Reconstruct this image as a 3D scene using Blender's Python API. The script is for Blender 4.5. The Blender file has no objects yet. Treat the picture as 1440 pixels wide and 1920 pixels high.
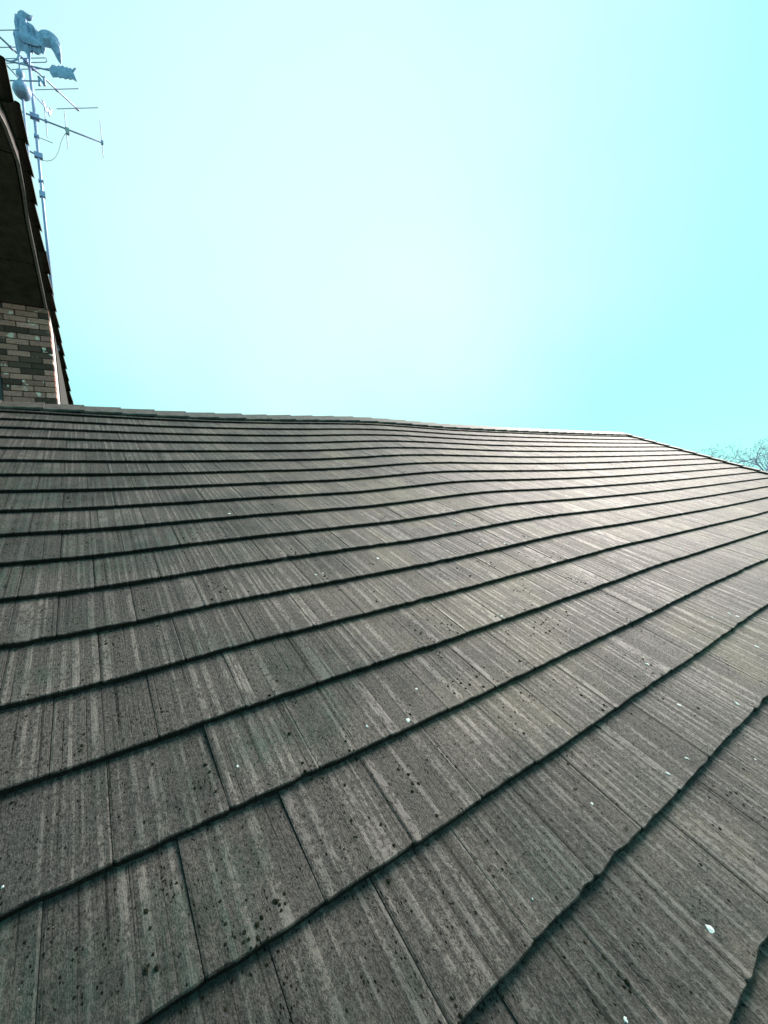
import bpy, bmesh, math, random
import numpy as np
from mathutils import Vector, Matrix

random.seed(7)
rng = np.random.default_rng(11)
S = bpy.context.scene
COL = S.collection

# ------------------------------------------------------------------ camera
F_PX = 788.19
CAM = np.array([0.00000, -6.33308, -1.46660])
CX = np.array([0.82233, -0.56298, -0.08264])
CY = np.array([0.08046, -0.02873, 0.99634])
CF = np.array([0.56330, 0.82597, -0.02168])
cam_d = bpy.data.cameras.new('camera'); cam = bpy.data.objects.new('camera', cam_d); COL.objects.link(cam)
cam_d.sensor_fit = 'HORIZONTAL'; cam_d.sensor_width = 36.0; cam_d.lens = F_PX / 1440 * 36
cam_d.clip_start = 0.02; cam_d.clip_end = 6000
m = Matrix.Identity(4)
for i in range(3):
    m[i][0] = CX[i]; m[i][1] = CY[i]; m[i][2] = -CF[i]; m[i][3] = CAM[i]
q = m.to_quaternion(); cam.location = CAM; cam.rotation_mode = 'QUATERNION'; cam.rotation_quaternion = q
S.camera = cam

# ------------------------------------------------------------------ sky, sun, exposure
SUN_AZ, SUN_EL = math.radians(74), math.radians(31)      # azimuth from +Y towards +X
w = bpy.data.worlds.new('World'); S.world = w; w.use_nodes = True
nt = w.node_tree; bg = nt.nodes['Background']
sky = nt.nodes.new('ShaderNodeTexSky'); sky.sky_type = 'NISHITA'; sky.sun_disc = False
sky.sun_elevation = SUN_EL; sky.sun_rotation = SUN_AZ
sky.air_density = 1.0; sky.dust_density = 0.2; sky.ozone_density = 3.0
tint = nt.nodes.new('ShaderNodeMix'); tint.data_type = 'RGBA'; tint.blend_type = 'MULTIPLY'; tint.inputs[0].default_value = 1
tint.inputs[7].default_value = (1.28, 3.07, 2.9, 1)       # the cold cast the whole sky has
soft = nt.nodes.new('ShaderNodeGamma'); soft.inputs[1].default_value = 0.15      # high thin haze evens the sky out
nt.links.new(sky.outputs[0], soft.inputs[0]); nt.links.new(soft.outputs[0], tint.inputs[6])
# a broad, soft bank of bright thin cloud high in front of the roof
tcw = nt.nodes.new('ShaderNodeTexCoord'); nsw = nt.nodes.new('ShaderNodeTexNoise'); nsw.inputs['Scale'].default_value = 1.6; nsw.inputs['Detail'].default_value = 4
nt.links.new(tcw.outputs['Generated'], nsw.inputs['Vector'])
dt = nt.nodes.new('ShaderNodeVectorMath'); dt.operation = 'DOT_PRODUCT'; nt.links.new(tcw.outputs['Generated'], dt.inputs[0])
cv = Vector((.40, .66, .64)).normalized(); dt.inputs[1].default_value = cv
ad = nt.nodes.new('ShaderNodeMath'); ad.operation = 'MULTIPLY_ADD'; nt.links.new(nsw.outputs['Fac'], ad.inputs[0]); ad.inputs[1].default_value = .22; nt.links.new(dt.outputs['Value'], ad.inputs[2])
mr = nt.nodes.new('ShaderNodeMapRange'); mr.interpolation_type = 'SMOOTHSTEP'; nt.links.new(ad.outputs[0], mr.inputs['Value'])
mr.inputs['From Min'].default_value = .82; mr.inputs['From Max'].default_value = 1.15
cl = nt.nodes.new('ShaderNodeMix'); cl.data_type = 'RGBA'; cl.blend_type = 'MULTIPLY'; nt.links.new(mr.outputs['Result'], cl.inputs[0])
nt.links.new(tint.outputs[2], cl.inputs[6]); cl.inputs[7].default_value = (2.0, 1.06, 1.05, 1)
nt.links.new(cl.outputs[2], bg.inputs[0]); bg.inputs[1].default_value = 0.15
sd = bpy.data.lights.new('sun', 'SUN'); sd.energy = 5.0; sd.angle = math.radians(28); sd.color = (1, 0.88, 0.81)
sun = bpy.data.objects.new('sun', sd); COL.objects.link(sun)
sv = Vector((math.cos(SUN_EL) * math.sin(SUN_AZ), math.cos(SUN_EL) * math.cos(SUN_AZ), math.sin(SUN_EL)))
sun.rotation_euler = sv.to_track_quat('Z', 'Y').to_euler(); sun.location = sv * 40
S.view_settings.view_transform = 'Standard'; S.view_settings.look = 'None'
S.view_settings.gamma = 1; S.view_settings.use_curve_mapping = False
S.view_settings.exposure = 0.95

# ------------------------------------------------------------------ helpers
def pt(x, y, dep):
    """point seen at photo pixel (x, y) at distance dep along the view axis"""
    return CAM + (CX * (x - 720) / F_PX + CY * (960 - y) / F_PX + CF) * dep
def ray(x, y):
    return CX * (x - 720) / F_PX + CY * (960 - y) / F_PX + CF
def proj(P):
    d = np.asarray(P) - CAM
    z = d @ CF
    return 720 + F_PX * (d @ CX) / z, 960 - F_PX * (d @ CY) / z, z

def mesh(name, verts, faces, mat=None, parent=None, smooth=False):
    me = bpy.data.meshes.new(name); me.from_pydata([tuple(v) for v in verts], [], faces); me.update()
    if smooth:
        me.polygons.foreach_set('use_smooth', [True] * len(me.polygons))
    o = bpy.data.objects.new(name, me); COL.objects.link(o)
    if mat: me.materials.append(mat)
    if parent: o.parent = parent
    return o
def empty(name, label, cat, group=None, loc=(0, 0, 0)):
    o = bpy.data.objects.new(name, None); COL.objects.link(o); o.location = loc
    o['label'] = label; o['category'] = cat
    if group: o['group'] = group
    return o
def adopt(o, parent):
    o.parent = parent; o.matrix_parent_inverse = Matrix.Translation(-Vector(parent.location)) if parent.type == 'EMPTY' else Matrix.Identity(4)
    return o
class MB:
    def __init__(s): s.v = []; s.f = []
    def add(s, vs, fs):
        n = len(s.v); s.v += [tuple(v) for v in vs]; s.f += [tuple(i + n for i in f) for f in fs]
    def hexa(s, p):   # 8 points: bottom 4, top 4
        s.add(p, [(3, 2, 1, 0), (4, 5, 6, 7), (0, 1, 5, 4), (1, 2, 6, 5), (2, 3, 7, 6), (3, 0, 4, 7)])
    def tube(s, pts, rad, n=8, cap=True):
        pts = [np.array(p, float) for p in pts]
        if not hasattr(rad, '__len__'): rad = [rad] * len(pts)
        vs = []; fs = []; prev = None
        for i, p in enumerate(pts):
            t = pts[min(i + 1, len(pts) - 1)] - pts[max(i - 1, 0)]; t /= np.linalg.norm(t) + 1e-12
            if prev is None:
                a = np.array([0, 0, 1.]) if abs(t[2]) < .9 else np.array([1., 0, 0])
            else: a = prev
            x = a - t * (a @ t); x /= np.linalg.norm(x); y = np.cross(t, x); prev = x
            for k in range(n):
                an = 2 * math.pi * k / n
                vs.append(p + rad[i] * (math.cos(an) * x + math.sin(an) * y))
        for i in range(len(pts) - 1):
            for k in range(n):
                a = i * n + k; b = i * n + (k + 1) % n
                fs.append((a, b, b + n, a + n))
        if cap:
            fs.append(tuple(range(n - 1, -1, -1))); L = (len(pts) - 1) * n; fs.append(tuple(range(L, L + n)))
        s.add(vs, fs)
    def build(s, name, mat, parent=None, smooth=False):
        o = mesh(name, s.v, s.f, mat, None, smooth)
        if parent: adopt(o, parent)
        return o

# ------------------------------------------------------------------ materials
class NT:
    def __init__(s, name):
        s.m = bpy.data.materials.new(name); s.m.use_nodes = True; s.t = s.m.node_tree
        s.b = s.t.nodes['Principled BSDF']
    def n(s, typ, **kw):
        nd = s.t.nodes.new(typ)
        for k, v in kw.items(): setattr(nd, k, v)
        return nd
    def link(s, a, b): s.t.links.new(a, b)
    def set(s, sock, v):
        if isinstance(v, bpy.types.NodeSocket): s.link(v, sock)
        else: sock.default_value = v
    def math(s, op, a, b=0.0, c=0.0):
        nd = s.n('ShaderNodeMath', operation=op)
        s.set(nd.inputs[0], a); s.set(nd.inputs[1], b); s.set(nd.inputs[2], c)
        return nd.outputs[0]
    def noise(s, vec, scale, detail=3, rough=.55, dim='3D'):
        nd = s.n('ShaderNodeTexNoise', noise_dimensions=dim)
        s.link(vec, nd.inputs['Vector']); nd.inputs['Scale'].default_value = scale
        nd.inputs['Detail'].default_value = detail; nd.inputs['Roughness'].default_value = rough
        return nd.outputs['Fac']
    def voro(s, vec, scale, feature='F1'):
        nd = s.n('ShaderNodeTexVoronoi', feature=feature)
        s.link(vec, nd.inputs['Vector']); nd.inputs['Scale'].default_value = scale
        return nd
    def ss(s, x, a, b, lo=0.0, hi=1.0):
        nd = s.n('ShaderNodeMapRange', interpolation_type='SMOOTHSTEP')
        s.set(nd.inputs['Value'], x); nd.inputs['From Min'].default_value = a; nd.inputs['From Max'].default_value = b
        nd.inputs['To Min'].default_value = lo; nd.inputs['To Max'].default_value = hi
        return nd.outputs['Result']
    def mix(s, fac, a, b, blend='MIX'):
        nd = s.n('ShaderNodeMix', data_type='RGBA', blend_type=blend)
        s.set(nd.inputs[0], fac)
        for sock, v in ((nd.inputs[6], a), (nd.inputs[7], b)):
            if isinstance(v, tuple): v = (*v, 1)
            s.set(sock, v)
        return nd.outputs[2]
    def xyz(s, x, y, z):
        nd = s.n('ShaderNodeCombineXYZ')
        s.set(nd.inputs[0], x); s.set(nd.inputs[1], y); s.set(nd.inputs[2], z)
        return nd.outputs[0]
    def sep(s, v):
        nd = s.n('ShaderNodeSeparateXYZ'); s.link(v, nd.inputs[0]); return nd.outputs
    def bump(s, h, strength, dist):
        nd = s.n('ShaderNodeBump'); s.link(h, nd.inputs['Height'])
        nd.inputs['Strength'].default_value = strength; nd.inputs['Distance'].default_value = dist
        s.link(nd.outputs[0], s.b.inputs['Normal'])
    def fin(s, col=None, rough=None, spec=None, metal=None):
        if col is not None: s.set(s.b.inputs['Base Color'], (*col, 1) if isinstance(col, tuple) else col)
        if rough is not None: s.set(s.b.inputs['Roughness'], rough)
        if spec is not None: s.b.inputs['Specular IOR Level'].default_value = spec
        if metal is not None: s.b.inputs['Metallic'].default_value = metal
        return s.m

def tile_material(name, per_object):
    k = NT(name)
    at = k.n('ShaderNodeAttribute', attribute_name='tloc', attribute_type='GEOMETRY')
    loc = at.outputs['Vector']
    if per_object:
        seed = k.n('ShaderNodeObjectInfo').outputs['Random']
    else:
        seed = k.n('ShaderNodeAttribute', attribute_name='seed', attribute_type='GEOMETRY').outputs['Fac']
    pos = k.n('ShaderNodeNewGeometry').outputs['Position']
    x, y, z = k.sep(loc)
    sx = k.math('MULTIPLY', seed, 37.0)
    # ribs pressed into every tile along its length, partly from the mould, partly its own
    patch = k.noise(k.xyz(k.math('MULTIPLY', x, 24), k.math('MULTIPLY', y, 13), sx), 1.0, 4, .65)
    mould = k.noise(k.xyz(k.math('MULTIPLY', x, 44), k.math('MULTIPLY', y, .25), k.math('MULTIPLY', sx, .5)), 1.0, 0.0, .5)
    own = k.noise(k.xyz(k.math('MULTIPLY', x, 210), k.math('MULTIPLY', y, 1.6), sx), 1.0, 1.0, .6)
    vec = k.xyz(k.math('ADD', x, sx), k.math('MULTIPLY', y, .6), z)
    grain = k.noise(vec, 260, 4, .8)
    med = k.noise(vec, 95, 3, .7)
    bands = k.ss(k.math('ADD', mould, k.math('MULTIPLY', k.math('SUBTRACT', grain, .5), .12)), .545, .60)
    bands = k.math('MULTIPLY', bands, k.ss(k.math('ADD', k.math('MULTIPLY', patch, .6), k.math('MULTIPLY', med, .4)), .40, .54, .12, 1.0))
    pv = k.voro(vec, 105)
    pits = k.ss(k.math('ADD', pv.outputs['Distance'], k.math('MULTIPLY', med, .55)), .46, .58, 1.0, 0.0)
    pits = k.math('MULTIPLY', pits, k.ss(patch, .46, .56, .06, 1.0))
    pits = k.math('MULTIPLY', pits, k.math('SUBTRACT', 1.0, k.math('MULTIPLY', bands, .8)))
    # colours
    g1 = k.ss(k.math('ADD', k.math('MULTIPLY', grain, .6), k.math('MULTIPLY', med, .4)), .41, .59)
    base = k.mix(g1, (.0110, .0083, .0071), (.0455, .0345, .0290))
    lines = k.math('MULTIPLY', k.ss(own, .33, .40, 1.0, 0.0), k.ss(mould, .42, .50, 1.0, .15))
    base = k.mix(k.math('MULTIPLY', lines, .75), base, (.0055, .0045, .004))
    lt = k.mix(g1, (.058, .0445, .0375), (.118, .0905, .0765))
    col = k.mix(k.math('MULTIPLY', bands, .74), base, lt)
    # algae and lichen in patches of their own
    px_, py_, pz_ = k.sep(pos)
    n_big = k.noise(pos, 1.1, 4, .65)
    ag = k.math('MULTIPLY', k.math('MULTIPLY', k.ss(n_big, .40, .58), k.ss(patch, .36, .56, .4, 1.0)), k.ss(px_, .2, 3.0, 1.0, .06))
    col = k.mix(k.math('MULTIPLY', ag, k.ss(mould, .40, .60, .35, .85)), col, (.021, .036, .0295))
    li = k.math('MULTIPLY', k.ss(n_big, .54, .42), k.ss(px_, .3, 2.2))
    col = k.mix(k.math('MULTIPLY', li, .40), col, (.115, .092, .050))
    col = k.mix(k.math('MULTIPLY', pits, .9), col, (.004, .0035, .003))
    st = k.ss(k.noise(k.xyz(px_, py_, k.math('MULTIPLY', sx, .02)), 2.3, 5, .7), .36, .62, .62, 1.18)
    col = k.mix(1.0, col, k.xyz(st, st, st), 'MULTIPLY')
    # bright grit
    gs = k.math('MULTIPLY', k.ss(pv.outputs['Distance'], .06, .12, 1.0, 0.0), k.ss(k.sep(pv.outputs['Color'])[0], .93, .95))
    col = k.mix(k.math('MULTIPLY', gs, .7), col, (.34, .33, .31))
    # tile to tile
    tv = k.math('MULTIPLY_ADD', k.math('FRACT', k.math('MULTIPLY', seed, 113.7)), .42, .79)
    col = k.mix(1.0, col, k.xyz(tv, tv, tv), 'MULTIPLY')
    # downslope front faces, their shade painted into the colour as a near-black tone
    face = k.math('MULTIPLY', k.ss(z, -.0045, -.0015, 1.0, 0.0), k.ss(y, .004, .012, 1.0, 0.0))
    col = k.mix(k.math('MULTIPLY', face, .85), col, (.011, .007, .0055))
    h = k.math('ADD', k.math('MULTIPLY', mould, 1.0), k.math('MULTIPLY', own, .45))
    h = k.math('ADD', h, k.math('MULTIPLY', grain, 1.0))
    h = k.math('ADD', h, k.math('MULTIPLY', med, .9))
    k.bump(h, 1.0, .0040)
    sp = k.math('MULTIPLY', k.math('MAXIMUM', k.ss(g1, 0, 1, .34, .80), k.math('MULTIPLY', bands, .84)), k.math('SUBTRACT', 1.0, k.math('MULTIPLY', pits, .9)))
    sp = k.math('MULTIPLY', sp, k.math('SUBTRACT', 1.0, k.math('MULTIPLY', k.math('MAXIMUM', lines, face), .6)))
    sp = k.math('MULTIPLY', sp, k.math('SUBTRACT', 1.0, k.math('MULTIPLY', ag, .55)))
    k.link(sp, k.b.inputs['Specular IOR Level'])
    return k.fin(col, k.ss(bands, 0, 1, .77, .66))

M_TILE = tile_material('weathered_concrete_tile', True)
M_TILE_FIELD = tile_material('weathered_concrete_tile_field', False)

def simple(name, c1, c2, scale=20, rough=.7, spec=.3, metal=0., bump=.3, dist=.002, stretch=(1, 1, 1)):
    k = NT(name)
    tc = k.n('ShaderNodeTexCoord').outputs['Object']
    mp = k.n('ShaderNodeMapping'); k.link(tc, mp.inputs[0]); mp.inputs['Scale'].default_value = stretch
    a = k.noise(mp.outputs[0], scale, 4, .6)
    b = k.noise(mp.outputs[0], scale * 7, 3, .6)
    f = k.math('ADD', k.math('MULTIPLY', a, .6), k.math('MULTIPLY', b, .4))
    col = k.mix(k.ss(f, .35, .65), c1, c2)
    k.bump(f, bump, dist)
    return k.fin(col, rough, spec, metal)

M_CAP = simple('ridge_concrete', (.036, .031, .027), (.095, .082, .072), 14, .7, .4, bump=.6, dist=.004)
M_DECK = simple('roof_felt', (.008, .008, .008), (.015, .015, .014), 30, .9, .1)
M_MORTAR = simple('dark_mortar', (.05, .036, .031), (.10, .072, .062), 60, .95, .1)
M_BARGE = simple('dark_brown_stained_board', (.018, .012, .010), (.035, .026, .022), 12, .6, .3, stretch=(8, 1, 8))
M_TRIM = simple('pale_weathered_trim', (.16, .14, .14), (.28, .25, .25), 20, .6, .3)
M_SOFFIT = simple('soffit_board', (.045, .036, .03), (.095, .078, .064), 9, .8, .2)
M_CLAD = simple('brown_timber_cladding', (.022, .014, .011), (.045, .031, .024), 10, .7, .3, stretch=(1, 1, 6))
M_RENDER = simple('white_render', (.62, .60, .56), (.80, .79, .76), 18, .85, .2, bump=.5)
M_GALV = simple('galvanised_metal', (.24, .30, .50), (.36, .43, .68), 40, .45, .5, .25, bump=.1)
M_ALU = simple('dull_aluminium', (.22, .28, .45), (.34, .41, .62), 50, .5, .5, .2, bump=.05)
M_VANE = simple('weathered_copper', (.17, .25, .42), (.36, .46, .70), 16, .55, .5, .25, bump=.5, dist=.004)
M_CABLE = simple('grey_cable', (.35, .42, .45), (.45, .52, .55), 30, .6, .3)
M_WHITE = simple('bird_lime', (.42, .44, .42), (.70, .71, .69), 160, .8, .3, bump=.8, dist=.002)
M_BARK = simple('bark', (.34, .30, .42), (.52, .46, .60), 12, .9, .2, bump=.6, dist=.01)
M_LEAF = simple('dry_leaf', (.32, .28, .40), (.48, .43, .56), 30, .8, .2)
M_FRAME = simple('black_window_frame', (.010, .010, .012), (.02, .02, .022), 30, .4, .5)
M_GROUND = simple('grass_ground', (.035, .05, .02), (.07, .085, .04), .6, .95, .1, bump=.5, dist=.05)
kg = NT('window_glass'); M_GLASS = kg.fin((.02, .025, .03), .05, .6)
def brick_material():
    k = NT('multi_brick')
    r = k.n('ShaderNodeObjectInfo').outputs['Random']
    tc = k.n('ShaderNodeTexCoord').outputs['Object']
    sx = k.math('MULTIPLY', r, 53.0); x, y, z = k.sep(tc); v = k.xyz(k.math('ADD', x, sx), y, z)
    ramp = k.n('ShaderNodeValToRGB'); ramp.color_ramp.interpolation = 'CONSTANT'
    k.link(r, ramp.inputs[0])
    cols = [(0, (.095, .050, .042)), (.12, (.60, .275, .23)), (.30, (.49, .215, .185)), (.46, (.14, .074, .063)), (.58, (.76, .365, .315)), (.70, (.50, .235, .19)), (.80, (.56, .255, .215)), (.92, (.36, .165, .135))]
    e = ramp.color_ramp.elements
    while len(e) < len(cols): e.new(.5)
    for el, (p, c) in zip(e, cols): el.position = p; el.color = (*c, 1)
    f = k.noise(v, 30, 4, .65)
    col = k.mix(k.ss(f, .45, .75, 0, .7), ramp.outputs[0], (.14, .08, .068))
    sp = k.math('MULTIPLY', k.ss(k.noise(v, 9, 2), .57, .62), k.ss(k.math('FRACT', k.math('MULTIPLY', r, 7.3)), .5, .55))
    col = k.mix(k.math('MULTIPLY', sp, .9), col, (.90, .70, .62))
    k.bump(k.noise(v, 90, 4, .7), .8, .004)
    return k.fin(col, .9, .2)
M_BRICK = brick_material()

# ------------------------------------------------------------------ ground
o = mesh('ground', [(-3000, -3000, -4.6), (3000, -3000, -4.6), (3000, 3000, -4.6), (-3000, 3000, -4.6)], [(0, 1, 2, 3)], M_GROUND)
o['kind'] = 'structure'

# ------------------------------------------------------------------ the sagging roof
G = 0.345                       # gauge of a course
TW = 0.8622 * G                # cover width of a tile
PH = math.radians(25); CP, SP = math.cos(PH), math.sin(PH)
T = 0.027                       # tile thickness
U_L, U_R = -8.0, 37.9           # ends of the roof in gauges
K_LAST = 21
UN = np.array([-8.0, -5.0, -3.0, -1.5, 0.0, 1.5, 3.0, 4.5, 6.0, 7.0, 8.0, 9.0, 10.0, 11.5, 13.0, 15.0, 17.0, 22.0, 30.0, 40.0])
VN = np.array([-20, -17.5, -15, -12, -9, -6, -3, 0.])
ZZ = np.array([[0.02, 0.031, 0.042, 0.053, 0.064, 0.073, 0.082, 0.09], [0.007, 0.017, 0.027, 0.038, 0.047, 0.055, 0.062, 0.068], [0.007, 0.004, 0.007, 0.018, 0.03, 0.04, 0.046, 0.049], [0.023, -0.009, -0.032, -0.008, 0.008, 0.019, 0.031, 0.029], [0.024, 0.003, -0.063, -0.065, -0.041, -0.023, -0.006, 0.008], [-0.08, -0.072, -0.035, -0.038, -0.048, -0.049, -0.034, -0.017], [-0.079, -0.068, -0.056, -0.035, -0.044, -0.048, -0.042, -0.033], [-0.112, -0.087, -0.058, -0.046, -0.052, -0.047, -0.037, -0.026], [-0.104, -0.074, -0.044, -0.054, -0.053, -0.036, -0.017, 0.001], [-0.104, -0.063, -0.027, -0.028, -0.025, -0.011, 0.007, 0.025], [-0.097, -0.066, -0.022, 0.008, 0.02, 0.029, 0.041, 0.054], [-0.07, -0.035, 0.001, 0.045, 0.067, 0.073, 0.079, 0.085], [-0.035, -0.006, 0.02, 0.067, 0.095, 0.102, 0.108, 0.113], [0.007, 0.024, 0.04, 0.059, 0.081, 0.102, 0.122, 0.136], [0.034, 0.028, 0.02, 0.023, 0.043, 0.07, 0.097, 0.123], [0.041, 0.02, -0.001, -0.013, 0.001, 0.022, 0.046, 0.071], [0.022, 0.001, -0.02, -0.038, -0.036, -0.022, -0.0, 0.024], [-0.068, -0.075, -0.08, -0.077, -0.068, -0.052, -0.028, -0.006], [-0.082, -0.072, -0.061, -0.049, -0.038, -0.024, -0.009, 0.009], [-0.053, -0.035, -0.016, 0.006, 0.028, 0.052, 0.074, 0.095]])
DV = [0.0, -0.0, -0.0, 0.003, -0.0, 0.001, -0.001, -0.007, 0.004, -0.0, -0.001, -0.004, 0.005, 0.003, 0.005, 0.003, -0.0108, -0.003, 0.007, 0.002, 0, 0, 0]
def catmull(n, x, vals):
    x = min(max(x, n[0]), n[-1] - 1e-9); i = int(np.searchsorted(n, x, side='right') - 1)
    h = n[i + 1] - n[i]; t = (x - n[i]) / h
    d = (vals[i + 1] - vals[i]) / h
    a = (vals[i + 1] - vals[i - 1]) / (n[i + 1] - n[i - 1]) if i > 0 else d
    b = (vals[i + 2] - vals[i]) / (n[i + 2] - n[i]) if i + 2 < len(n) else d
    t2, t3 = t * t, t * t * t
    return (2 * t3 - 3 * t2 + 1) * vals[i] + (t3 - 2 * t2 + t) * h * a + (-2 * t3 + 3 * t2) * vals[i + 1] + (t3 - t2) * h * b
def sag(u, v):                  # in gauges
    return catmull(UN, u, np.array([catmull(VN, v, ZZ[i]) for i in range(len(UN))]))
def rw(u, v, n):                # roof coordinates in metres -> world
    return np.array([u, v * CP - n * SP, v * SP + n * CP])

house = empty('house', 'low house with a long sagging roof of weathered grey-brown concrete tiles in the foreground', 'house', loc=(0, 0, -4.6))
# roof deck under the tiles
us = np.linspace(U_L, U_R, 70); vs_ = np.linspace(-K_LAST - .1, 0, 24)
vv = []; ff = []
for v in vs_:
    for u in us: vv.append(rw(u * G, v * G, sag(u, v) * G - .075))
nu = len(us)
for j in range(len(vs_) - 1):
    for i in range(nu - 1):
        a = j * nu + i; ff.append((a, a + 1, a + nu + 1, a + nu))
# back slope
b0 = len(vv)
for i, u in enumerate(us):
    p = rw(u * G, 0, sag(u, 0) * G - .02); vv.append(p); vv.append((p[0], p[1] + 3.2, p[2] - 3.2 * math.tan(PH)))
for i in range(nu - 1):
    a = b0 + 2 * i; ff.append((a, a + 2, a + 3, a + 1))
roof = mesh('roof', vv, ff, M_DECK); adopt(roof, house)
def on_roof(o):
    o.parent = roof; o.matrix_parent_inverse = Matrix.Identity(4)
    # the roof mesh is placed in world coordinates through its own parent inverse
    return o

# tile shapes
def tile_shape(r):
    hw = TW / 2 - .0010
    xs = np.array([-1, -.955, -.82, -.5, -.12, .3, .62, .86, .965, 1]) * hw
    xs[2:-2] += r.uniform(-.006, .006, len(xs) - 4)
    fy = r.normal(0, .0014, len(xs)); fy[0] += .005; fy[1] += .0006; fy[-1] += .0045; fy[-2] += .0006
    if r.random() < .35:
        i = r.integers(3, 7); fy[i] += r.uniform(.003, .008)
    zt = r.normal(0, .0003, len(xs)); zt[0] -= .0010; zt[-1] -= .0008; zt[1] += .0007; zt[2] -= .0009
    L = G * 1.13
    vs = []
    for row in range(5):
        for i, x in enumerate(xs):
            if row == 0: vs.append((x, fy[i] + .003, -T))
            elif row == 1: vs.append((x, fy[i] + r.normal(0, .0004), -.0045 + zt[i]))
            elif row == 2: vs.append((x, fy[i] + .0042, zt[i]))
            elif row == 3: vs.append((x, .17, zt[i]))
            else: vs.append((x, L, zt[i]))
    n = len(xs); fs = []
    for row in range(4):
        for i in range(n - 1):
            a = row * n + i; fs.append((a, a + 1, a + n + 1, a + n))
    # sides
    b = len(vs)
    vs += [(xs[0], L, -T), (xs[-1], L, -T)]
    fs.append((0, n, 2 * n, 3 * n, 4 * n, b)); fs.append((n - 1, b + 1, 5 * n - 1, 4 * n - 1, 3 * n - 1, 2 * n - 1))
    return np.array(vs), fs
VAR = [tile_shape(rng) for _ in range(14)]
TM = []
for i, (vs, fs) in enumerate(VAR):
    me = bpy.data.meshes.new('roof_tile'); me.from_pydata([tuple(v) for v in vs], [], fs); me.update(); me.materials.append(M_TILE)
    at = me.attributes.new('tloc', 'FLOAT_VECTOR', 'POINT'); at.data.foreach_set('vector', vs.astype(np.float32).ravel())
    TM.append(me)

tiles = []
for k in range(1, K_LAST + 1):
    ph = .334 if k % 2 else .755
    n0 = math.ceil((U_L - ph) / .8622) ; n1 = math.floor((U_R - ph) / .8622)
    for i in range(n0 - 1, n1 + 1):
        ul = ph + i * .8622; ur = ul + .8622
        cut = None
        if ul < U_L - .05 or ur > U_R + .05:
            if ul < U_L - .5 or ur > U_R + .5: continue
        v = -k + DV[k]
        vb = v + 1
        pl = rw(ul * G, v * G, sag(ul, v) * G); pr = rw(ur * G, v * G, sag(ur, v) * G)
        uc = (ul + ur) / 2
        # keep the lie of each tile mostly smooth but not perfect
        pb = rw(uc * G, vb * G, sag(uc, min(vb, 0)) * G - T + .0015)
        pc = (pl + pr) / 2
        ex = pr - pl; ex /= np.linalg.norm(ex)
        ey = pb - pc; ey -= ex * (ey @ ex); ey /= np.linalg.norm(ey)
        ez = np.cross(ex, ey)
        a = rng.normal(0, .0012); b = rng.normal(0, .0010)
        ex2 = ex * math.cos(a) + ey * math.sin(a); ey2 = np.cross(ez, ex2)
        ex3 = ex2 + ez * b; ex3 /= np.linalg.norm(ex3); ez3 = np.cross(ex3, ey2); ez3 /= np.linalg.norm(ez3); ey3 = np.cross(ez3, ex3)
        pc = pc + ez * rng.normal(0, .0003) + ey * rng.normal(0, .0012)
        mt = np.eye(4); mt[:3, 0] = ex3; mt[:3, 1] = ey3; mt[:3, 2] = ez3; mt[:3, 3] = pc
        # how large it shows in the photograph
        poly = [proj(p) for p in (pl, pr, rw(ur * G, vb * G, 0), rw(ul * G, vb * G, 0))]
        if min(p[2] for p in poly) < .15: area = 0
        else:
            xs = [min(max(p[0], 0), 1440) for p in poly]; ys = [min(max(p[1], 0), 1920) for p in poly]
            area = abs(sum(xs[j] * ys[(j + 1) % 4] - xs[(j + 1) % 4] * ys[j] for j in range(4))) / 2
        tiles.append((area, mt, int(rng.integers(len(VAR)))))
tiles.sort(key=lambda t: -t[0])
NT_OBJ = 300
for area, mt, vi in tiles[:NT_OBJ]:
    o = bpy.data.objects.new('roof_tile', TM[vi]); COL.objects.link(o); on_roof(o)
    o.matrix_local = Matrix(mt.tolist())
V = []; Fc = []; L = []; SD = []; n = 0
for area, mt, vi in tiles[NT_OBJ:]:
    vs, fs = VAR[vi]
    V.append(vs @ mt[:3, :3].T + mt[:3, 3]); L.append(vs); SD.append(np.full(len(vs), rng.random()))
    Fc += [tuple(i + n for i in f) for f in fs]; n += len(vs)
V = np.concatenate(V); L = np.concatenate(L); SD = np.concatenate(SD)
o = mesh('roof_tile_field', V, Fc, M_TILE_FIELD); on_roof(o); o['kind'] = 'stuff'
at = o.data.attributes.new('tloc', 'FLOAT_VECTOR', 'POINT'); at.data.foreach_set('vector', L.astype(np.float32).ravel())
at = o.data.attributes.new('seed', 'FLOAT', 'POINT'); at.data.foreach_set('value', SD.astype(np.float32))

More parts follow.
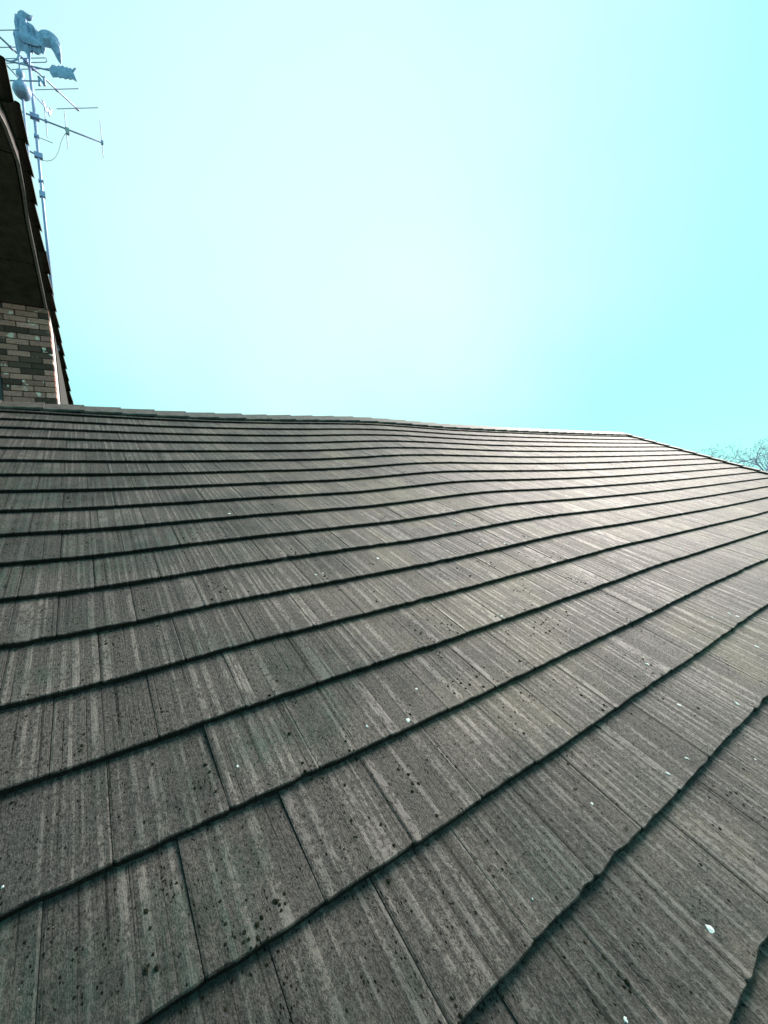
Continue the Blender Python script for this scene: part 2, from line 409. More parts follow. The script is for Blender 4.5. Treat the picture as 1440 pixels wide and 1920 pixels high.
# ridge tiles
CAPL = 1.105
def cap_mesh(r):
    Lc = CAPL * G + .03
    prof = [(-.262, .0), (-.255, .012), (-.14, .014), (-.05, .016), (0, .017)]
    vs = []; fs = []
    ns = 5
    for j in range(ns):
        x = -Lc + Lc * j / (ns - 1)
        lift = .004 + .016 * (j / (ns - 1))
        row = []
        for (v, n) in prof:
            row.append(rw(x, v + r.normal(0, .0012), n + lift + .004))
        mir = []
        for p in row[:-1]: mir.append(np.array([p[0], -p[1], p[2]]))
        row = row + mir[::-1]
        low = [rw(x, -.262, lift - .010)]; lowm = [np.array([low[0][0], -low[0][1], low[0][2]])]
        vs += low + row + lowm
    m_ = len(prof) * 2 - 1 + 2
    for j in range(ns - 1):
        for i in range(m_ - 1):
            a = j * m_ + i; fs.append((a, a + m_, a + m_ + 1, a + 1))
    # end thickness (right end shows its edge)
    b = len(vs); e = (ns - 1) * m_
    for i in range(m_):
        p = np.array(vs[e + i]); vs.append(p + np.array([-.001, 0, -.024]))
    for i in range(m_ - 1): fs.append((e + i, b + i, b + i + 1, e + i + 1))
    me = bpy.data.meshes.new('ridge_tile'); me.from_pydata([tuple(v) for v in vs], [], fs); me.update(); me.materials.append(M_CAP)
    return me
CM = [cap_mesh(rng) for _ in range(4)]
i = 0; ue = -.04 - 7 * CAPL
while ue < U_R + .3:
    u0 = ue - CAPL / 2
    o = bpy.data.objects.new('ridge_tile', CM[i % 4]); COL.objects.link(o); on_roof(o)
    sl = (sag(min(ue, U_R), 0) - sag(ue - CAPL, 0)) / CAPL
    o.matrix_local = Matrix.Translation(tuple(rw(min(ue, U_R + .15) * G, 0, sag(ue, -.3) * G + rng.normal(0, .001)))) @ Matrix.Rotation(-math.atan(sl * CP) + rng.normal(0, .003), 4, 'Y')
    i += 1; ue += CAPL
# verge tiles down the far gable
def verge_mesh():
    Lc = 1.0 * G + .03; mb = MB()
    prof = [(-.13, -.002), (-.125, .016), (.03, .02), (.05, .008), (.05, -.12)]
    vs = []
    for j in range(2):
        y = 0 if j == 0 else Lc; lift = .020 if j == 0 else .002
        for (x, z) in prof: vs.append((x, y, z + lift))
    m_ = len(prof); fs = [(i, i + 1, m_ + i + 1, m_ + i) for i in range(m_ - 1)]
    b = len(vs)
    for (x, z) in prof: vs.append((x * .9, .002, z - .02 + .02))
    fs += [(i, b + i, b + i + 1, i + 1) for i in range(m_ - 1)]
    me = bpy.data.meshes.new('verge_tile'); me.from_pydata(vs, [], fs); me.update(); me.materials.append(M_CAP); return me
VM = verge_mesh()
for k in range(1, K_LAST + 1):
    p0 = rw(U_R * G, -k * G, sag(U_R, -k) * G); p1 = rw(U_R * G, (1 - k) * G, sag(U_R, 1 - k) * G)
    ey = p1 - p0; ey /= np.linalg.norm(ey); ex = np.array([1., 0, 0]); ez = np.cross(ex, ey)
    o = bpy.data.objects.new('verge_tile', VM); COL.objects.link(o); on_roof(o)
    mt = Matrix.Identity(4)
    for c, e in enumerate((ex, ey, ez)):
        for r_ in range(3): mt[r_][c] = e[r_]
    for r_ in range(3): mt[r_][3] = p0[r_]
    o.matrix_local = mt
# bird lime and white lichen spots
def roof_at(x, y):
    d = ray(x, y); u = v = 0; nh = 0
    for _ in range(6):
        P = CAM; # solve plane n = nh
        nC = -CAM[1] * SP + CAM[2] * CP; nd = -d[1] * SP + d[2] * CP
        t = (nh - nC) / nd; Q = CAM + t * d
        u = Q[0]; v = Q[1] * CP + Q[2] * SP
        kk = math.ceil(-v / G - 1e-6); nh = sag(u / G, v / G) * G - T * (v / G + kk)
    return u, v, nh
SPOTS = [(781, 1292, 5), (765, 1350, 7.5), (445, 1437, 3.5), (688, 1362, 3.5), (1330, 1740, 9), (1172, 1912, 9), (1213, 1245, 5), (1273, 1322, 5.5), (1382, 1319, 4), (1253, 1451, 4), (1110, 1507, 4), (940, 1155, 4.5), (1383, 1156, 4.5), (1367, 1150, 4), (1335, 1157, 3.5), (30, 1739, 5), (5, 1663, 4), (592, 1078, 3), (605, 1075, 3), (708, 1047, 4), (430, 963, 4), (1062, 930, 3), (853, 983, 3), (900, 1020, 3), (1418, 1212, 4), (946, 1019, 3), (998, 1685, 3), (1288, 1422, 4), (1276, 1028, 3), (1180, 1051, 3), (1416, 1424, 4)]
for (x, y, r) in SPOTS:
    u, v, nh = roof_at(x, y); P = rw(u, v, nh); dep = proj(P)[2]
    rad = r * dep / F_PX * .75
    vs = [(0, 0, .0016)]; fs = []; n = 11; asp = random.uniform(.7, 1.5)
    for ring, (rr, zz) in enumerate(((.6, .0013), (1., -.0006))):
        for i in range(n):
            an = 2 * math.pi * i / n; q_ = rad * rr * random.uniform(.42, 1.25)
            vs.append((q_ * math.cos(an), q_ * asp * math.sin(an), zz))
    for i in range(n):
        j = (i + 1) % n; fs.append((0, 1 + i, 1 + j)); fs.append((1 + i, 1 + n + i, 1 + n + j, 1 + j))
    o = mesh('bird_dropping', vs, fs, M_WHITE); on_roof(o)
    ey = np.array([0, CP, SP]); ey = rw(0, 1, -T / G); ey /= np.linalg.norm(ey); ez = np.cross((1, 0, 0), ey)
    mt = Matrix.Identity(4)
    for c, e in enumerate(((1, 0, 0), ey, ez)):
        for r_ in range(3): mt[r_][c] = e[r_]
    P = rw(u, v, nh + .0010)
    for r_ in range(3): mt[r_][3] = P[r_]
    o.matrix_local = mt
# crumbs of moss along the joints and in the rough patches
mb = MB(); rm = np.random.default_rng(21)
M_MOSS = simple('dark_moss', (.006, .006, .004), (.022, .020, .012), 60, 1.0, .05, bump=1.0, dist=.004)
clus = [(rm.uniform(-2.4, 9), rm.uniform(-20.5, -5)) for _ in range(430)]
for cu, cv_ in clus:
    nn = int(rm.integers(2, 9)); su = rm.uniform(.02, .10); sv_ = rm.uniform(.05, .22)
    for _ in range(nn):
        u = cu + rm.normal(0, su); v = cv_ + rm.normal(0, sv_)
        kk = math.ceil(-v); fr = v + kk
        nh = sag(u, v) * G - T * fr
        r_ = rm.uniform(.0018, .0062); hh = r_ * rm.uniform(.4, .9)
        P = rw(u * G, v * G, nh - .0004); ax = np.array([1., 0, 0]); ay = np.array([0, CP, SP]); az = np.array([0, -SP, CP])
        vs = []; n = 6
        for (rr, zz) in ((1, 0), (.7, .75)):
            for i_ in range(n):
                an = 2 * math.pi * i_ / n; q_ = r_ * rr * rm.uniform(.65, 1.3)
                vs.append(P + ax * q_ * math.cos(an) + ay * q_ * 1.3 * math.sin(an) + az * zz * hh)
        vs.append(P + az * hh)
        fs = [(i_, (i_ + 1) % n, n + (i_ + 1) % n, n + i_) for i_ in range(n)] + [(n + i_, n + (i_ + 1) % n, 2 * n) for i_ in range(n)]
        mb.add(vs, fs)
o = mb.build('moss', M_MOSS); on_roof(o); o['kind'] = 'stuff'
# walls below the roof
zw = rw(0, -K_LAST * G, 0)
mb = MB(); x0, x1, y0, y1 = U_L * G + .1, U_R * G - .12, zw[1] + .45, 3.0
mb.add([(x0, y0, -4.6), (x1, y0, -4.6), (x1, y1, -4.6), (x0, y1, -4.6), (x0, y0, zw[2] + .05), (x1, y0, zw[2] + .05), (x1, y1, -1.65), (x0, y1, -1.65), (x1, 0, -.22), (x0, 0, -.22)],
       [(0, 1, 5, 4), (2, 3, 7, 6), (1, 2, 6, 8, 5), (3, 0, 4, 9, 7)])
mb.build('wall', M_RENDER, house)

# ------------------------------------------------------------------ the taller house behind the ridge
AZ, EL = math.radians(1.256), math.radians(-19.78); TE = math.tan(EL)
e1 = np.array([math.cos(AZ), -math.sin(AZ), 0]); e2 = np.array([math.sin(AZ), math.cos(AZ), 0])
A0, S0, Z0 = -.2704, -.4859, 2.1146; GV = .3155; GS = GV * math.cos(EL)
def crook(s):                                   # the verge runs out of true towards the top
    return float(np.interp((s - S0) / GS, [-7, -5, -4, -3.3, -2.7, -2, -1, 0], [-.46, -.28, -.175, -.07, .002, .02, .016, 0]))
def hp(a, s, dz): return a * e1 + s * e2 + np.array([0, 0, Z0 + (s - S0) * TE + dz])
def hz(a, s, z): return a * e1 + s * e2 + np.array([0, 0, z])
WC = pt(92, 590, 5.6); A_W, S_W = float(WC @ e1), float(WC @ e2)
N_TOP, N_END = -7, 17
S_TOP, S_END = S0 + N_TOP * GS, S0 + N_END * GS
tall = empty('brick_house', 'taller brick house with dark overhanging eaves behind the left end of the ridge', 'house', loc=tuple(hz(-2, 2, -4.6)))
def strip(a0, a1, d0, d1, s0, s1, n=24):
    mb = MB(); vs = []; fs = []
    for i in range(n + 1):
        s = s0 + (s1 - s0) * i / n; c = crook(s) * (.7 if crook(s) < 0 else 1)
        for (a, d) in ((a0, d0), (a1, d0), (a1, d1), (a0, d1)):
            vs.append(hp(a + (c if a > -1 else 0), s, d))
    for i in range(n):
        b = 4 * i
        for k in range(4):
            fs.append((b + k, b + (k + 1) % 4, b + 4 + (k + 1) % 4, b + 4 + k))
    fs.append((3, 2, 1, 0)); b = 4 * n; fs.append((b, b + 1, b + 2, b + 3))
    mb.add(vs, fs); return mb
A_L = -3.6
troof = strip(A_L, A0 - .06, -.10, -.05, S_TOP, S_END).build('roof', M_DECK, tall)
def sub(o, parent):
    o.parent = parent; o.matrix_parent_inverse = Matrix.Identity(4); return o
strip(A0 - .094, A0 - .066, -.215, -.045, S_TOP, S_END).build('bargeboard', M_BARGE, tall)
strip(A0 - .088, A0 - .062, -.223, -.2155, S_TOP, S_END).build('trim_strip', M_TRIM, tall)
# soffit boards in front of the wall, split across at their joints
SJ = [S_TOP + .02, S_W - 1.86, S_W - .66, S_W - .012]
AJ = [A_L, -2.5, -1.4, A0 - .098]
for i in range(len(SJ) - 1):
    for j in range(len(AJ) - 1):
        a1 = AJ[j + 1] - .004
        strip(AJ[j] + .004, a1, -.212, -.196 - .008 * (i % 2), SJ[i] + .008, SJ[i + 1] - .008, 8).build('soffit_panel', M_SOFFIT, tall)
strip(A_W + .004, A0 - .070, -.214, -.2, S_W, S_END, 8).build('verge_soffit', M_BARGE, tall)
# verge tiles with a raised roll at the outer edge, then the rest of the slope
def tall_tile(last):
    prof = [(-.30, .004), (-.12, .004), (-.085, .012), (-.06, .034), (-.03, .042), (-.008, .030), (0, .008)] if last else [(-.30, .004), (-.16, .004), (-.12, .012), (-.07, .034), (-.03, .034), (0, .008)]
    L_ = GV * 1.16; th = .034; vs = []; n = len(prof)
    for (y, lift) in ((0, .030), (-L_, -.004)):
        for (x, z) in prof: vs.append((x, y, z + lift))
        for (x, z) in prof: vs.append((x * .985, y, z + lift - th))
    fs = []
    for i in range(n - 1):
        fs.append((i + 1, i, 2 * n + i, 2 * n + i + 1)); fs.append((n + i, n + i + 1, 3 * n + i + 1, 3 * n + i)); fs.append((i, i + 1, n + i + 1, n + i))
    fs.append((n - 1, 3 * n - 1, 4 * n - 1, 2 * n - 1)); fs.append((0, n, 3 * n, 2 * n))
    return vs, fs
DD = np.array([e2[0] * math.cos(EL), e2[1] * math.cos(EL), math.sin(EL)]); EN = np.cross(e1, DD)
vs, fs = tall_tile(True)
vme = bpy.data.meshes.new('roof_tile'); vme.from_pydata(vs, [], fs); vme.update(); vme.materials.append(M_CAP)
for n in range(N_TOP + 1, N_END + 1):
    s = S0 + n * GS
    o = bpy.data.objects.new('roof_tile', vme); COL.objects.link(o); sub(o, troof)
    P = hp(A0 + .026 + crook(s) + rng.normal(0, .005), s, -.036 + rng.normal(0, .003))
    mt = Matrix.Identity(4)
    for c, e in enumerate((e1, DD, EN)):
        for r_ in range(3): mt[r_][c] = e[r_]
    for r_ in range(3): mt[r_][3] = P[r_]
    o.matrix_local = mt @ Matrix.Rotation(-.042 + rng.normal(0, .012), 4, 'Z')
vs, fs = tall_tile(False); mb = MB(); vs = np.array(vs)
for n in range(N_TOP + 1, N_END + 1):
    for c in range(1, 12):
        s = S0 + n * GS; P = hp(A0 - .295 * c, s, -.036)
        mb.add(vs @ np.array([e1, DD, EN]) + P, fs)
o = mb.build('roof_tile_field', M_CAP); sub(o, troof); o['kind'] = 'stuff'
# brick wall
Z_B = -1.3; z_top = lambda s: Z0 + (s - S0) * TE - .205
BH, BL, J = .075, .235, .010
A_WL = -2.9
mb = MB()
zt = z_top(S_W)
p = lambda a, s, z: hz(a, s, z)
mb.hexa([p(A_WL, S_W + .010, Z_B), p(A_W - .006, S_W + .010, Z_B), p(A_W - .006, S_W + .2, Z_B), p(A_WL, S_W + .2, Z_B),
         p(A_WL, S_W + .010, zt), p(A_W - .006, S_W + .010, zt), p(A_W - .006, S_W + .2, zt - .06), p(A_WL, S_W + .2, zt - .06)])
bwall = mb.build('brick_wall', M_MORTAR, tall)
def brick_mesh(length, r):
    l, h_, d_ = length / 2, (BH - J) / 2, .05
    bm = bmesh.new(); bmesh.ops.create_cube(bm, size=1)
    for v in bm.verts:
        v.co.x *= 2 * l; v.co.y = v.co.y * 2 * d_ + d_; v.co.z *= 2 * h_
    bmesh.ops.bevel(bm, geom=[e for e in bm.edges], offset=.004, segments=1, affect='EDGES')
    for v in bm.verts: v.co += Vector((r.normal(0, .0006), r.normal(0, .0010), r.normal(0, .0006)))
    me = bpy.data.meshes.new('brick'); bm.to_mesh(me); bm.free(); me.materials.append(M_BRICK); return me
BFULL = [brick_mesh(BL - J, rng) for _ in range(5)]; BHALF = [brick_mesh(BL / 2 - J, rng) for _ in range(3)]
RB = Matrix.Rotation(-AZ, 4, 'Z')
zc = zt - .03; row = 0
WIN_A, WIN_Z0, WIN_Z1 = -.868, -1.0, .80
while zc > Z_B:
    a = A_W; half = row % 2
    first = True
    while a > A_WL + .1:
        use_half = first and half
        ln = BL / 2 if use_half else BL
        ac = a - ln / 2; first = False
        inwin = (WIN_Z0 < zc < WIN_Z1)
        fit = 1.0
        if inwin and ac - ln / 2 < WIN_A:
            if a - WIN_A < .03: a -= ln; continue
            fit = (a - WIN_A) / ln; ac = (a + WIN_A) / 2
        me = BHALF[int(rng.integers(3))] if use_half else BFULL[int(rng.integers(5))]
        o = bpy.data.objects.new('brick', me); COL.objects.link(o); sub(o, bwall)
        o.matrix_local = Matrix.Translation(tuple(hz(ac, S_W + rng.normal(0, .0015), zc))) @ RB @ Matrix.Diagonal((fit, 1, 1, 1))
        a -= ln
    zc -= BH; row += 1
# window at the left of the wall
mb = MB()
def hb(mb, a0, a1, s0, s1, z0, z1):
    mb.hexa([hz(a0, s0, z0), hz(a1, s0, z0), hz(a1, s1, z0), hz(a0, s1, z0), hz(a0, s0, z1), hz(a1, s0, z1), hz(a1, s1, z1), hz(a0, s1, z1)])
hb(mb, WIN_A - .06, WIN_A, S_W - .02, S_W + .009, WIN_Z0, WIN_Z1); hb(mb, WIN_A - 1.2, WIN_A - .0605, S_W - .02, S_W + .009, WIN_Z1 - .06, WIN_Z1)
win = mb.build('window', M_FRAME, tall)
mb = MB(); hb(mb, WIN_A - 1.2, WIN_A - .061, S_W - .006, S_W + .008, WIN_Z0, WIN_Z1 - .061)
sub(mb.build('pane', M_GLASS), win)
# gable wall facing right, pale render
s1 = S_END - .25
a = A_W - .001
def gable_piece(sa, sb, a, name, mat):
    mb = MB()
    vs = [hz(q[0], q[1], q[2]) for q in ((a, sa, -4.5), (a, sb, -4.5), (a, sb, z_top(sb)), (a, sa, z_top(sa)), (a - .2, sa, -4.5), (a - .2, sb, -4.5), (a - .2, sb, z_top(sb)), (a - .2, sa, z_top(sa)))]
    mb.add(vs, [(0, 1, 2, 3), (7, 6, 5, 4), (0, 3, 7, 4), (1, 5, 6, 2), (3, 2, 6, 7)]); return mb.build(name, mat, tall)
gable_piece(S_W + .105, S_W + .42, a, 'corner_post', M_RENDER)
gable_piece(S_W + .421, s1, a + .012, 'side_wall', M_CLAD)
mb = MB(); hb(mb, A_WL, A_W - .25, S_W + .21, s1, -4.5, z_top(s1) - .1); mb.build('wall_core', M_RENDER, tall)

# ------------------------------------------------------------------ weathervane
UP = np.array([0, 0, 1.])
VB = pt(43.2, 190, 6.0)                              # on the vane's pole
def on_pole(B, y):                                   # height where a vertical through B crosses image row y
    lo, hi = -6., 6.
    for _ in range(60):
        mid = (lo + hi) / 2
        if proj(B + UP * mid)[1] > y: lo = mid
        else: hi = mid
    return B + UP * lo
def plane_pt(B, a, x, y):                            # where the sight line meets the upright plane through B along a
    nrm = np.cross(a, UP); r_ = ray(x, y); t = ((B - CAM) @ nrm) / (r_ @ nrm); return CAM + t * r_
def hdir(deg): a = math.radians(deg); return np.array([math.sin(a), math.cos(a), 0])
zr = lambda P: Z0 + (P @ e2 - S0) * TE               # roof height below a point
base = VB.copy(); base[2] = zr(VB) - .1
vane = empty('weathervane', 'pale blue-grey rooster weathervane with compass letters on a pole above the brick house', 'weathervane', loc=tuple(base))
mb = MB(); mb.tube([base, on_pole(VB, 184)], .016, 10); mb.build('pole', M_GALV, vane, True)
def lathe(c, prof, mat, name, n=14):
    vs = []; fs = []
    for (r_, z) in prof:
        for k in range(n):
            a = 2 * math.pi * k / n; vs.append(c + np.array([r_ * math.cos(a), r_ * math.sin(a), z]))
    for i in range(len(prof) - 1):
        for k in range(n):
            a = i * n + k; b = i * n + (k + 1) % n; fs.append((a, b, b + n, a + n))
    mb = MB(); mb.add(vs, fs); return mb.build(name, mat, vane, True)
gc = on_pole(VB, 170.5); R_ = .108
lathe(gc, [(R_ * math.sin(t) + .001, -R_ * math.cos(t) * 1.02) for t in np.linspace(0, math.pi, 13)], M_VANE, 'globe')
sc = on_pole(VB, 157)
lathe(sc, [(.03, -.03), (.055, 0), (.05, .02), (.028, .05), (.03, .075), (.048, .10), (.05, .13), (.045, .165), (.03, .19), (.012, .20), (.009, .36), (.008, .52)], M_VANE, 'spindle')
# compass arms with letters
ac_ = on_pole(VB, 151.5)
d_n = hdir(118.5); d_w = hdir(38.0)
def arm(d, t0, t1):
    mb = MB(); mb.tube([ac_ + d * t0, ac_ + d * t1], .0085, 8); return mb.build('direction_arm', M_VANE, vane, True)
arm(d_n, -.42, .24); arm(d_w, -.42, .40)
def letter(strokes, at_, d, hgt, wid):
    """strokes in a unit box, drawn in the upright plane along d"""
    mb = MB(); nrm = np.cross(d, UP)
    for (x0, y0, x1, y1, th) in strokes:
        p0 = at_ + d * x0 * wid + UP * (y0 - .5) * hgt; p1 = at_ + d * x1 * wid + UP * (y1 - .5) * hgt
        t = p1 - p0; t /= np.linalg.norm(t); sd_ = np.cross(t, nrm); th_ = th * hgt / 2; dp = .008
        pts = [p0 - sd_ * th_ - nrm * dp, p1 - sd_ * th_ - nrm * dp, p1 + sd_ * th_ - nrm * dp, p0 + sd_ * th_ - nrm * dp,
               p0 - sd_ * th_ + nrm * dp, p1 - sd_ * th_ + nrm * dp, p1 + sd_ * th_ + nrm * dp, p0 + sd_ * th_ + nrm * dp]
        mb.hexa(pts)
    return mb.build('letter', M_VANE, vane)
N_ = [(.1, 0, .1, 1, .2), (.9, 0, .9, 1, .2), (.1, .95, .9, .05, .22), (-.1, .97, .25, .97, .1), (-.1, .03, .3, .03, .1), (.7, .97, 1.1, .97, .1), (.7, .03, 1.1, .03, .1)]
W_ = [(0, 1, .27, 0, .2), (.27, 0, .5, .75, .16), (.5, .75, .73, 0, .2), (.73, 0, 1, 1, .16), (-.15, .97, .2, .97, .1), (.8, .97, 1.15, .97, .1)]
S_ = [(.9, .85, .5, 1, .18), (.5, 1, .1, .78, .18), (.1, .78, .9, .28, .2), (.9, .28, .5, 0, .18), (.5, 0, .05, .15, .18)]
E_ = [(.1, 0, .1, 1, .2), (.1, .95, .9, .95, .14), (.1, .5, .7, .5, .14), (.1, .05, .9, .05, .14)]
letter(N_, ac_ + d_n * .235, d_n, .125, .085)
letter(W_, ac_ + d_w * .37, d_w, .125, .14)
letter(S_, ac_ - d_n * .52, d_n, .15, .10)
letter(E_, ac_ - d_w * .56, d_w, .15, .10)
# rooster standing on the arrow
d_a = hdir(104)
def outline(pts, B, d, sc_=1 / 9.):
    return [plane_pt(B, d, x * sc_, y * sc_) for x, y in pts]
def plate(P, d, th, inset=.006, name='rooster', mat=None, parent=None):
    """outline blown up into a body: rim, bulged faces on both sides"""
    nrm = np.cross(d, UP); nrm /= np.linalg.norm(nrm)
    bm = bmesh.new()
    O2 = [(p @ d, p[2]) for p in P]; off = P[0] @ nrm
    c0 = [bm.verts.new((x, 0, y)) for x, y in O2]
    f = bm.faces.new(c0)
    bmesh.ops.triangulate(bm, faces=[f])
    bmesh.ops.subdivide_edges(bm, edges=bm.edges[:], cuts=2, use_grid_fill=True)
    rim = {v for e in bm.edges if e.is_boundary for v in e.verts}
    import numpy as _n
    seg = [(np.array(O2[i]), np.array(O2[(i + 1) % len(O2)])) for i in range(len(O2))]
    def dist(p):
        b_ = 9
        for a_, c_ in seg:
            w_ = c_ - a_; t_ = max(0, min(1, ((p - a_) @ w_) / (w_ @ w_ + 1e-12))); b_ = min(b_, np.linalg.norm(p - a_ - t_ * w_))
        return b_
    bmesh.ops.triangulate(bm, faces=bm.faces[:])
    vs = [v.co.copy() for v in bm.verts]; idx = {v: i for i, v in enumerate(bm.verts)}
    dd = [0 if v in rim else dist(np.array([v.co.x, v.co.z])) for v in bm.verts]
    tris = [[idx[v] for v in fc.verts] for fc in bm.faces]; redge = [[idx[v] for v in e.verts] for e in bm.edges if e.is_boundary]
    bm.free()
    out = []; n_ = len(vs)
    for sgn in (1, -1):
        for v, q_ in zip(vs, dd):
            bul = inset + th * math.sqrt(min(q_ / .09, 1.0))
            out.append(d * v.x + nrm * (off + sgn * bul) + UP * v.z)
    fs = [tuple(t) for t in tris] + [tuple(i + n_ for i in t[::-1]) for t in tris] + [(a, b, b + n_, a + n_) for a, b in redge]
    mb = MB(); mb.add(out, fs); o = mb.build(name, mat or M_VANE, parent, False)
    return o
body = [(250, 235), (292, 240), (305, 200), (350, 172), (402, 188), (450, 222), (495, 252), (560, 276), (535, 332), (468, 328), (452, 340), (474, 385), (495, 450), (502, 560), (540, 620), (582, 652), (600, 598), (645, 540), (700, 507), (770, 503), (850, 533), (920, 588), (980, 660), (1015, 750), (1028, 850), (1022, 950), (1040, 1095), (990, 1040), (942, 960), (905, 880), (862, 815), (820, 800), (775, 795), (765, 850), (738, 932), (702, 888), (662, 925), (600, 905), (552, 866), (522, 852), (522, 905), (505, 970), (480, 965), (445, 905), (400, 858), (365, 855), (350, 885), (325, 952), (298, 940), (290, 850), (280, 760), (250, 660), (224, 592), (224, 540), (260, 490), (300, 460), (322, 430), (302, 388), (264, 350), (264, 312), (292, 290), (286, 258)]
rooster = plate(outline(body, VB, d_a), d_a, .045, name='rooster', parent=vane)
nrm_a = np.cross(d_a, UP)
def sub_plate(pts, off, th, name):
    P = [p + nrm_a * off for p in outline(pts, VB, d_a)]
    o = plate(P, d_a, th, .004, name); sub(o, rooster); o.matrix_parent_inverse = rooster.matrix_parent_inverse.inverted() @ Matrix.Translation(-Vector(vane.location)) if False else Matrix.Identity(4)
    return o
side = 1 if (CAM - VB) @ nrm_a > 0 else -1
sub_plate([(330, 600), (420, 560), (500, 640), (600, 690), (690, 760), (720, 830), (640, 840), (520, 800), (420, 770), (350, 700)], side * .045, .014, 'wing')
for pts in ([(600, 640), (680, 560), (780, 545), (880, 600), (950, 700), (920, 720), (850, 640), (770, 590), (690, 610), (620, 690)], [(900, 640), (960, 720), (985, 830), (990, 960), (960, 920), (930, 830), (890, 720)]):
    sub_plate(pts, side * .028, .008, 'tail_feather')
for pts in ([(318, 880), (345, 950), (300, 1010), (215, 1045), (160, 1040), (165, 1030), (235, 1015), (285, 975), (300, 930)], [(480, 930), (515, 935), (520, 1010), (512, 1095), (490, 1090), (484, 1010)]):
    o = plate(outline(pts, VB, d_a), d_a, .01, .006, 'leg'); sub(o, rooster)
# arrow the rooster stands on
def along(B, d, x, y0):                              # point of the horizontal line through B+height at column x
    lo, hi = -3., 3.
    for _ in range(60):
        mid = (lo + hi) / 2
        if proj(B + d * mid)[0] < x: lo = mid
        else: hi = mid
    return B + d * lo
AB = on_pole(VB, 119)
mb = MB(); mb.tube([along(AB, d_a, 6, 0), along(AB, d_a, 96, 0)], .010, 8); arrow = mb.build('arrow_shaft', M_VANE, vane, True)
o = plate(outline([(-150, 1010), (-10, 960), (60, 990), (30, 1015), (100, 1055), (20, 1075), (55, 1130), (-20, 1100)], VB, d_a), d_a, .012, .006, 'arrow_head'); adopt(o, vane)
o = plate(outline([(828, 1172), (880, 1095), (930, 1108), (960, 1128), (985, 1108), (1040, 1125), (1055, 1108), (1100, 1145), (1130, 1130), (1160, 1160), (1190, 1150), (1222, 1182), (1250, 1150), (1292, 1155), (1240, 1230), (1300, 1378), (1225, 1332), (1180, 1345), (1150, 1322), (1100, 1335), (1060, 1308), (1010, 1318), (980, 1298), (890, 1302), (850, 1242)], VB, d_a), d_a, .014, .006, 'arrow_feather'); adopt(o, vane)

# ------------------------------------------------------------------ antenna mast
MBASE = pt(62, 190, 6.3)
mbase = MBASE.copy(); mbase[2] = zr(MBASE) - .1
mast = empty('antenna_mast', 'tall thin mast with two television aerials beside the rooster weathervane', 'antenna', loc=tuple(mbase))
mb = MB(); mb.tube([mbase, on_pole(MBASE, 104)], .0195, 10); mb.build('pole', M_GALV, mast, True)
def solve_x(B, d, x): return along(B, d, x, 0)
def box_at(c, ax, half, name, mat, parent):
    mb = MB(); a, b, c3 = ax
    P = [c + a * sx * half[0] + b * sy * half[1] + c3 * sz * half[2] for sz in (-1, 1) for sx, sy in ((-1, -1), (1, -1), (1, 1), (-1, 1))]
    mb.hexa(P); return mb.build(name, mat, parent)
# vertical three-element aerial
b2 = on_pole(MBASE, 219); d2 = hdir(86.5)
mb = MB(); mb.tube([solve_x(b2, d2, 22), solve_x(b2, d2, 194)], .0115, 8); boom2 = mb.build('boom', M_ALU, mast, True)
for (x, yt, yb) in ((191.5, 227, 295), (124, 208, 279), (86, 194, 258)):
    c = solve_x(b2, d2, x); mb = MB(); mb.tube([on_pole(c, yb), on_pole(c, yt)], .0058, 6); o = mb.build('element', M_ALU); sub(o, boom2)
    o = box_at(c, (d2, np.cross(d2, UP), UP), (.014, .02, .028 if x > 180 else .018), 'element_clamp', M_ALU, None); sub(o, boom2)
c = solve_x(b2, d2, 126); box_at(c - UP * .03, (d2, np.cross(d2, UP), UP), (.022, .022, .045), 'junction_box', M_CABLE, mast)
box_at(b2, (d2, np.cross(d2, UP), UP), (.055, .035, .03), 'mast_clamp', M_GALV, mast)
# long aerial with level elements
b1 = on_pole(MBASE, 121); best = None
for deg in np.arange(20, 85, .25):
    d1 = hdir(deg); e_ = solve_x(b1, d1, 146); err = abs(proj(e_)[1] - 205)
    if best is None or err < best[0]: best = (err, deg)
d1 = hdir(best[1]); dp1 = hdir(121)
mb = MB(); mb.tube([solve_x(b1, d1, -25), solve_x(b1, d1, 147)], .0125, 8); boom1 = mb.build('boom', M_ALU, mast, True)
for x, hl in ((145.5, .335), (107, .335), (66, .335), (22, .34), (-12, .36)):
    c = solve_x(b1, d1, x); mb = MB(); mb.tube([c - dp1 * hl + UP * .014, c + dp1 * hl + UP * .014], .0055, 6); o = mb.build('element', M_ALU); sub(o, boom1)
    o = box_at(c, (d1, dp1, UP), (.022, .016, .016), 'element_clamp', M_ALU, None); sub(o, boom1)
c0 = solve_x(b1, d1, 47); hl = .31; gp = .032
loop = []
for t in np.linspace(-math.pi / 2, math.pi / 2, 9): loop.append(c0 + dp1 * (hl - gp + gp * math.cos(t)) + d1 * 0 + UP * (gp * math.sin(t) + .0))
for t in np.linspace(math.pi / 2, 3 * math.pi / 2, 9): loop.append(c0 + dp1 * (-hl + gp + gp * math.cos(t)) + UP * (gp * math.sin(t)))
loop.append(loop[0]); mb = MB(); mb.tube(loop, .0055, 6, False); o = mb.build('folded_dipole', M_ALU); sub(o, boom1)
box_at(b1, (d1, dp1, UP), (.06, .03, .035), 'mast_clamp', M_GALV, mast)
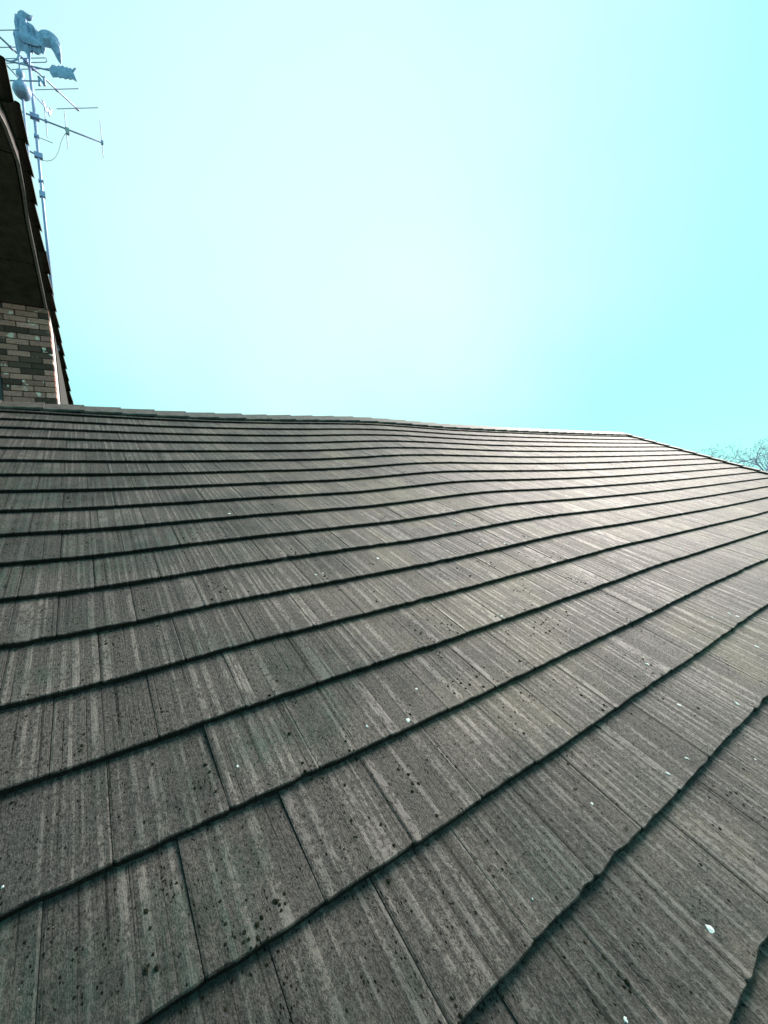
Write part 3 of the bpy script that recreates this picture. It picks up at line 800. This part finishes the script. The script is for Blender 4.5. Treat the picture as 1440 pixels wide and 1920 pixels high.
# stay arm, bracket and cable
cb = on_pole(MBASE, 256); mb = MB(); mb.tube([cb, cb + d2 * .19 - UP * .01], .005, 6); mb.build('stay_arm', M_CABLE, mast)
box_at(cb, (d2, np.cross(d2, UP), UP), (.03, .03, .016), 'mast_clamp', M_GALV, mast)
cc = on_pole(MBASE, 292); box_at(cc, (d2, np.cross(d2, UP), UP), (.05, .03, .035), 'mast_clamp', M_GALV, mast)
mb = MB(); mb.tube([cc, cc - d2 * .22 + UP * .05], .012, 8); mb.build('bracket_arm', M_GALV, mast, True)
box_at(on_pole(MBASE, 365), (d2, np.cross(d2, UP), UP), (.035, .03, .04), 'mast_clamp', M_GALV, mast)
box_at(on_pole(MBASE, 340), (d2, np.cross(d2, UP), UP), (.03, .03, .012), 'mast_clamp', M_GALV, mast)
pl = [plane_pt(MBASE, d2, x, y) for x, y in ((123, 250), (118, 258), (114, 268), (110, 284), (104, 295), (97, 300.5), (88, 302), (80, 300), (76, 297))]
mb = MB(); mb.tube(pl, .0042, 6); mb.build('cable', M_CABLE, mast, True)
# ------------------------------------------------------------------ bare trees beyond the far gable
def tree(x, y, dep, label, seed, spread):
    r = np.random.default_rng(seed)
    top = pt(x, y, dep); H = top[2] + 4.6
    base = np.array([top[0], top[1], -4.6])
    t = empty('bare_tree', label, 'tree', 'bare trees beyond the roof', loc=tuple(base))
    trunk = MB(); crown = MB(); leaf = MB()
    def grow(p, d, L, rad, lvl):
        n = 4 if lvl < 3 else 3
        pts = [p]; rr = [rad]
        for i in range(n):
            d = d + r.normal(0, .10 + .05 * lvl, 3) + UP * (.05 if lvl else .02); d /= np.linalg.norm(d)
            p = p + d * L / n; pts.append(p); rr.append(rad * (1 - .45 * (i + 1) / n))
        (trunk if lvl == 0 else crown).tube(pts, rr, 7 if lvl < 2 else (4 if lvl < 4 else 3), lvl < 2)
        if lvl >= 5:
            for _ in range(2):
                q_ = pts[r.integers(1, len(pts))]; a = r.normal(0, 1, 3); a /= np.linalg.norm(a); b = np.cross(a, r.normal(0, 1, 3)); b /= np.linalg.norm(b)
                s_ = r.uniform(.02, .045); leaf.add([q_, q_ + a * s_ + b * s_ * .5, q_ + a * 2 * s_, q_ + a * s_ - b * s_ * .5], [(0, 1, 2, 3)])
            return
        m_ = (4, 4, 4, 3, 3)[lvl]
        for i in range(m_):
            f_ = .35 + .65 * (i + 1) / m_ if lvl else .45 + .55 * (i + 1) / m_
            k_ = f_ * n; i0 = min(int(k_), n - 1); q_ = pts[i0] + (pts[i0 + 1] - pts[i0]) * (k_ - i0)
            a = r.normal(0, 1, 3); a -= d * (a @ d); a /= np.linalg.norm(a)
            nd = d * r.uniform(.55, .95) + a * r.uniform(.45, .9) * spread; nd /= np.linalg.norm(nd)
            grow(q_, nd, L * r.uniform(.58, .78), rad * (.60 if lvl else .6) * (1 - .25 * f_), lvl + 1)
    grow(base, UP.copy(), H * .36, H * .020, 0)
    # bring the crown to the height the tree has
    allv = np.array(crown.v); hmax = np.percentile(allv[:, 2], 99.8) + 4.6; k_ = H / hmax
    for b_ in (trunk, crown, leaf): b_.v = [tuple(base + (np.array(v) - base) * np.array([k_, k_, k_])) for v in b_.v]
    trunk.build('trunk', M_BARK, t, True); crown.build('crown', M_BARK, t); leaf.build('leaves', M_LEAF, t)
    return t
tree(1352, 836, 27, 'bare tree of middle height, between the lowest twig tips and the tallest tree', 5, 1.0)
tree(1315, 851, 31, 'low bare tree whose fine twig tips just clear the roof edge farthest left', 17, 1.2)
tree(1428, 821, 30, 'tallest bare twiggy tree, at the right edge of the picture above the far gable', 8, 1.1)
